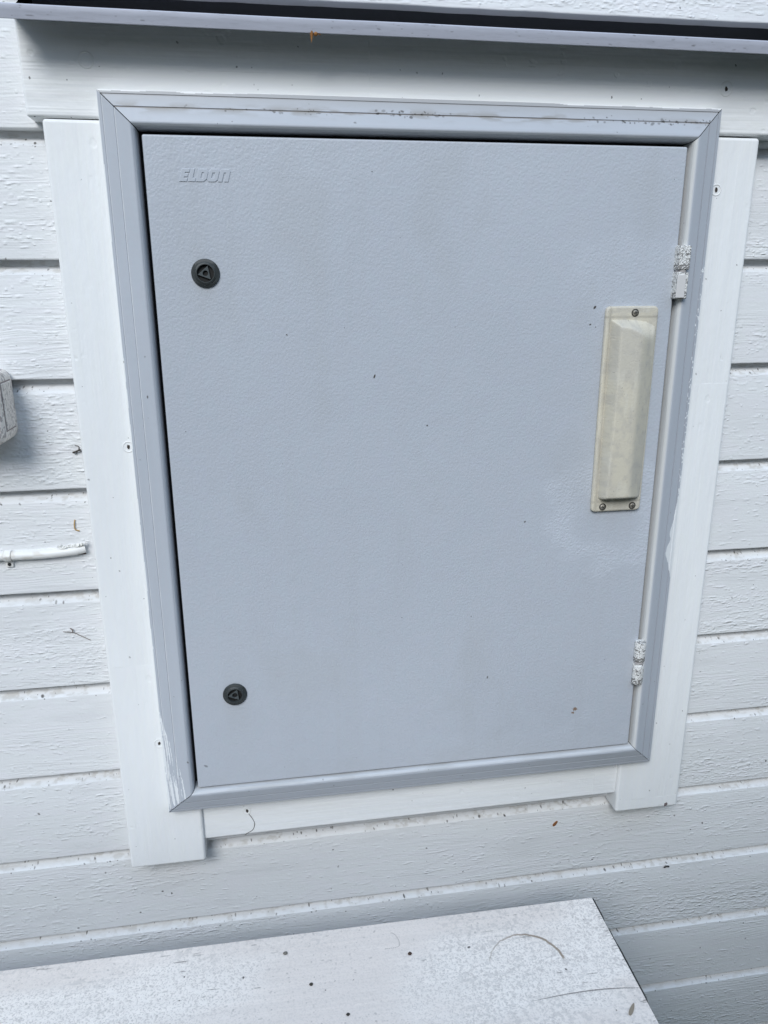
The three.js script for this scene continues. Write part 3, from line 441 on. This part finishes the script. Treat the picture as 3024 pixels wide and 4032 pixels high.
// ---------------------------------------------------------------- bench
const BY = -0.550;
const bench = thing('bench', 'speckled worn white wooden bench below the cabinet', 'bench', [0, GY, 0]);
bench.rotation.y = -0.0109;
{
  const W = 0.95, D = 0.48, w = 2048, h = 1036, X0 = 0.2140 - W, ZB = 0.0991, dark = new Float32Array(w * h), soft = new Float32Array(w * h);
  const r = rng(201), list = [], dash = [], mott = [];
  for (let i = 0; i < 9000; i++) { const x = r() * W, y = r() * D; if (r() > 0.10 + 0.9 * ss(0.40, 0.66, fbm(x * 7, y * 9, 3, 3)) * (0.65 + 0.35 * ss(0.25, 0.0, y))) continue; mott.push([x, y, 0.0004 + 0.0009 * r() ** 2, 0.10 + 0.36 * r() ** 1.5, r() * 6.3, 1 + r()]); }
  for (let i = 0; i < 260; i++) { const x = r() * W, y = r() * D; if (r() > 0.04 + ss(0.50, 0.68, fbm(x * 5, y * 14, 8, 3))) continue; dash.push([x, y, 0.00035 + 0.0003 * r(), 0.35 + 0.4 * r(), (r() - 0.5) * 0.10, 5 + 14 * r()]); }
  for (let i = 0; i < 46; i++) list.push([r() * W, r() * D, 0.0005 + 0.0008 * r() ** 2, 0.95, r() * 6.3, 1 + 0.7 * r()]);
  for (let i = 0; i < 60; i++) dash.push([W - 0.002 - 0.004 * r(), r() * D, 0.0004, 0.6, 0.0, 4 + 6 * r()]);
  const B = (x, z) => [x - X0, z - ZB];
  for (let i = 0; i < 90; i++) { const t = i / 89, [x, y] = B(0.0804 + 0.1412 * t, 0.2372 + 0.0122 * t - 0.0105 * Math.sin(t * 2.2)); dash.push([x, y, 0.0005 * (0.4 + Math.sin(t * 3.1)), 0.8, -0.05, 2.4]); }
  for (let i = 0; i < 26; i++) { const t = i / 25; list.push([...B(-0.0625 + 0.008 * Math.sin(t * 3) - 0.012 * ss(0.6, 1, t), 0.1165 + 0.023 * ss(0, 0.8, t)), 0.0005, 0.5, 0, 1.6]); }
  stamp(dark, w, h, W, D, [...list, ...dash], false); stamp(soft, w, h, W, D, mott, false);
  const [rx, ry] = B(0.0944, 0.1903), R = 0.0463;
  const ring = (x, y) => { const dx = x - rx, dy = y - ry, a = Math.atan2(-dy, dx); if (a < 0.02 || a > 2.95) return 0; const tw = 0.0009 + 0.0011 * ss(2.6, 0.6, a), q = Math.abs(Math.hypot(dx, dy) - R - (vn(a * 9, 1, 3) - 0.5) * 0.0012); return (1 - ss(tw * 0.55, tw * 1.1, q * (0.8 + 0.5 * vn(x * 1500, y * 1500, 4)))) * ss(0.02, 0.12, a) * ss(2.95, 2.75, a) * (0.55 + 0.45 * ss(2.8, 0.9, a)); };
  const map = colorTex(w, h, (u, v) => {
    const x = u * W, y = v * D, i = Math.floor(v * h) * w + Math.floor(u * w);
    const n = fbm(x * 5, y * 13, 31, 4), st = ss(0.50, 0.70, fbm(x * 260, y * 300, 35, 3)) * ss(0.34, 0.62, fbm(x * 10, y * 14, 37, 3)), gr = fbm(x * 8, y * 260, 41, 3);
    let c = mix3([0.76, 0.695, 0.645], [0.855, 0.805, 0.755], ss(0.35, 0.65, n)); c = mix3(c, [0.50, 0.48, 0.46], (gr - 0.5) * 0.3); c = mix3(c, [0.40, 0.385, 0.37], st * 0.36); c = mix3(c, [0.50, 0.46, 0.435], 0.7 * ss(0.45, 0.8, fbm(x * 700, y * 800, 45, 2)) * (0.4 + 0.6 * ss(0.4, 0.6, n)));
    c = mix3(c, [0.27, 0.25, 0.235], soft[i]); c = mix3(c, [0.24, 0.18, 0.125], ring(x, y) * 0.85);
    return mix3(c, [0.06, 0.052, 0.045], dark[i]);
  });
  const bt = bumpTex(1024, 518, field(1024, 518, (u, v) => fbm(u * W * 30, v * D * 500, 5, 3) * 0.0003 + fbm(u * W * 320, v * D * 320, 8, 2) * 0.0002 - dark[Math.floor(v * 518) * 2 * w + Math.floor(u * w)] * 0.0005));
  const m = std({ map, bumpMap: bt.t, bumpScale: bt.s, roughness: 0.6 }), T = 0.020, yt = BY - GY, lm = plain([0.62, 0.62, 0.62]);
  const tg = rbox(W, T, D, 0.0016, X0 + W / 2, yt - T / 2, ZB + D / 2, 2), p = tg.attributes.position;
  for (let i = 0; i < p.count; i++) tg.attributes.uv.setXY(i, (p.getX(i) - X0) / W, (p.getZ(i) - ZB) / D);
  mesh('bench_top', tg, m, bench);
  { const rows = [], rr = rng(9); for (let i = 0; i <= 60; i++) { const z = ZB + 0.001 + (D - 0.002) * i / 60, q = ss(0.56, 0.66, fbm(z * 24, 2, 11, 3)) * 0.0016; rows.push([[X0 + W - 0.0012, yt - 0.0016, z], [X0 + W + 0.0005 + q, yt - 0.0016, z], [X0 + W + 0.0005 + q, yt - T, z], [X0 + W - 0.0012, yt - T, z]]); } mesh('edge_band', skin(rows, 0.5), plain([0.012, 0.012, 0.012], { side: THREE.DoubleSide }), bench, 'dark worn end edge of the bench top'); }
  for (const lx of [X0 + 0.06, X0 + W - 0.06]) for (const lz of [ZB + 0.03, ZB + D - 0.03]) mesh('leg', rbox(0.045, yt - T, 0.045, 0.003, lx, (yt - T) / 2, lz), lm, bench);
  for (const lz of [ZB + 0.022, ZB + D - 0.022]) mesh('added_bench_panel', rbox(W - 0.166, yt - T - 0.03, 0.018, 0.002, X0 + W / 2, (yt - T) / 2 + 0.014, lz), lm, bench);  // unseen closing panels, added to stop light passing under the bench
  for (const lx of [X0 + 0.05, X0 + W - 0.05]) mesh('added_bench_panel', rbox(0.018, yt - T - 0.03, D - 0.106, 0.002, lx, (yt - T) / 2 + 0.014, ZB + D / 2), lm, bench);
}

// ---------------------------------------------------------------- scraps stuck here and there
function blob(name, label, cat, pts, th, z, col, parent) { const g = new THREE.ExtrudeGeometry(new THREE.Shape(pts.map(p => new THREE.Vector2(...p))), { depth: th, bevelEnabled: true, bevelSize: th * 0.5, bevelThickness: th * 0.4, bevelSegments: 2 }); return { g, o: tag(mesh(name, g, plain(col, { roughness: 0.85 })), label, cat) }; }
const seedPts = (l, w) => { const o = []; for (let i = 0; i < 14; i++) { const a = i / 14 * 6.283; o.push([l * Math.cos(a), w * Math.sin(a) * (1 - 0.35 * Math.cos(a))]); } return o; };
const wire = (pts, r) => new THREE.TubeGeometry(new THREE.CatmullRomCurve3(pts.map(p => new THREE.Vector3(...p))), 24, r, 6);
{
  let b = blob('seed_husk', 'small brown seed husk stuck to the board below the surround', 'seed husk', seedPts(0.0052, 0.0019), 0.0007, 0, [0.24, 0.10, 0.035]).o; b.position.set(0.2208, -0.5546, ZS + 0.0004); b.rotation.z = 0.9;
  b = blob('fallen_seed', 'pale grey-brown winged seed lying on the bench near its right edge', 'seed', seedPts(0.0085, 0.0018), 0.0007, 0, [0.26, 0.22, 0.17]).o; b.rotation.set(-Math.PI / 2, 0, 0.85); b.position.set(0.1884, BY + 0.0004, 0.2667);
  b = tag(mesh('dead_leaf', mergeGeometries([new THREE.ConeGeometry(0.0022, 0.0105, 7).rotateZ(3.1).translate(0, -0.003, 0), new THREE.SphereGeometry(0.0022, 8, 6).translate(0.0042, 0.0002, 0), wire([[0, 0, 0], [0.004, 0.001, 0], [0.009, -0.0005, 0]], 0.0005)]), plain([0.30, 0.135, 0.04], { roughness: 0.9 })), 'tiny orange-brown leaf scrap hanging under the metal strip', 'leaf scrap'); b.position.set(-0.1258, 0.4803, 0.0210);
  b = tag(mesh('twig', mergeGeometries([wire([[-0.011, -0.001, 0.001], [0.002, -0.003, 0.002], [0.009, -0.008, 0.001], [0.0205, -0.0155, 0.0006]], 0.0004), wire([[0.0005, -0.002, 0.002], [0.001, 0.001, 0.003], [-0.002, 0.0035, 0.002]], 0.0007)]), plain([0.13, 0.095, 0.075])), 'thin dry forked twig caught on the board left of the surround', 'twig'); b.position.set(-0.4432, -0.1758, ZS);
  b = tag(mesh('straw', wire([[0.001, 0.008, 0.001], [0, 0.002, 0.002], [0.0005, -0.004, 0.002], [0.005, -0.0065, 0.001]], 0.0007), plain([0.45, 0.28, 0.10])), 'short curl of yellow straw above the cable end', 'straw'); b.position.set(-0.4245, -0.0385, ZS);
  b = tag(mesh('dead_insect', mergeGeometries([wire([[-0.006, -0.001, 0.002], [0, 0.0012, 0.003], [0.003, 0.003, 0.002]], 0.0011), new THREE.SphereGeometry(0.0021, 8, 6).translate(0.0068, -0.0008, 0.002), wire([[0, 0.001, 0.003], [-0.003, -0.0035, 0.001]], 0.0004), wire([[0.002, 0.001, 0.003], [0.0068, 0, 0.002]], 0.0004), wire([[0.001, 0.002, 0.002], [0.0012, 0.006, 0.001], [-0.003, 0.0075, 0.001]], 0.0004)]), plain([0.04, 0.032, 0.026])), 'dark shrivelled insect on the board beside the left edge of the surround', 'insect'); b.position.set(-0.4100, 0.0535, ZS);
  b = tag(mesh('dead_insect', mergeGeometries([wire([[-0.005, -0.001, 0.001], [0, 0.0016, 0.002], [0.004, -0.0006, 0.001]], 0.0012), new THREE.SphereGeometry(0.0015, 8, 6).translate(0.0015, 0.001, 0.002)]), plain([0.02, 0.018, 0.018])), 'small black insect on the groove right of the bench end', 'insect'); b.position.set(0.4166, -0.6634, ZS);
  const bud = (x, z, s, label, col) => { const g = new THREE.IcosahedronGeometry(s, 1), p = g.attributes.position; for (let i = 0; i < p.count; i++) { const k = 0.7 + 0.6 * vn(p.getX(i) / s * 2 + x * 99, p.getY(i) / s * 2 + p.getZ(i) / s, 5); p.setXYZ(i, p.getX(i) * k * 1.2, p.getY(i) * k * 0.6, p.getZ(i) * k); } g.computeVertexNormals(); const o = tag(mesh('crumb', g, plain(col, { roughness: 0.9 })), label, 'crumb'); o.position.set(x, BY + s * 0.35, z); };
  bud(-0.1976, 0.1255, 0.0026, 'square grey crumb on the bench below the left lock', [0.17, 0.16, 0.14]);
  bud(-0.0466, 0.1513, 0.0024, 'dark brown crumb in the middle of the bench top', [0.06, 0.035, 0.025]);
  bud(-0.1697, 0.1744, 0.0021, 'blackish crumb with a scratch beside it on the bench', [0.05, 0.045, 0.035]);
  bud(-0.1310, 0.2202, 0.0019, 'small black crumb at the bottom edge of the picture on the bench', [0.04, 0.036, 0.03]);
}

renderer.render(scene, camera);
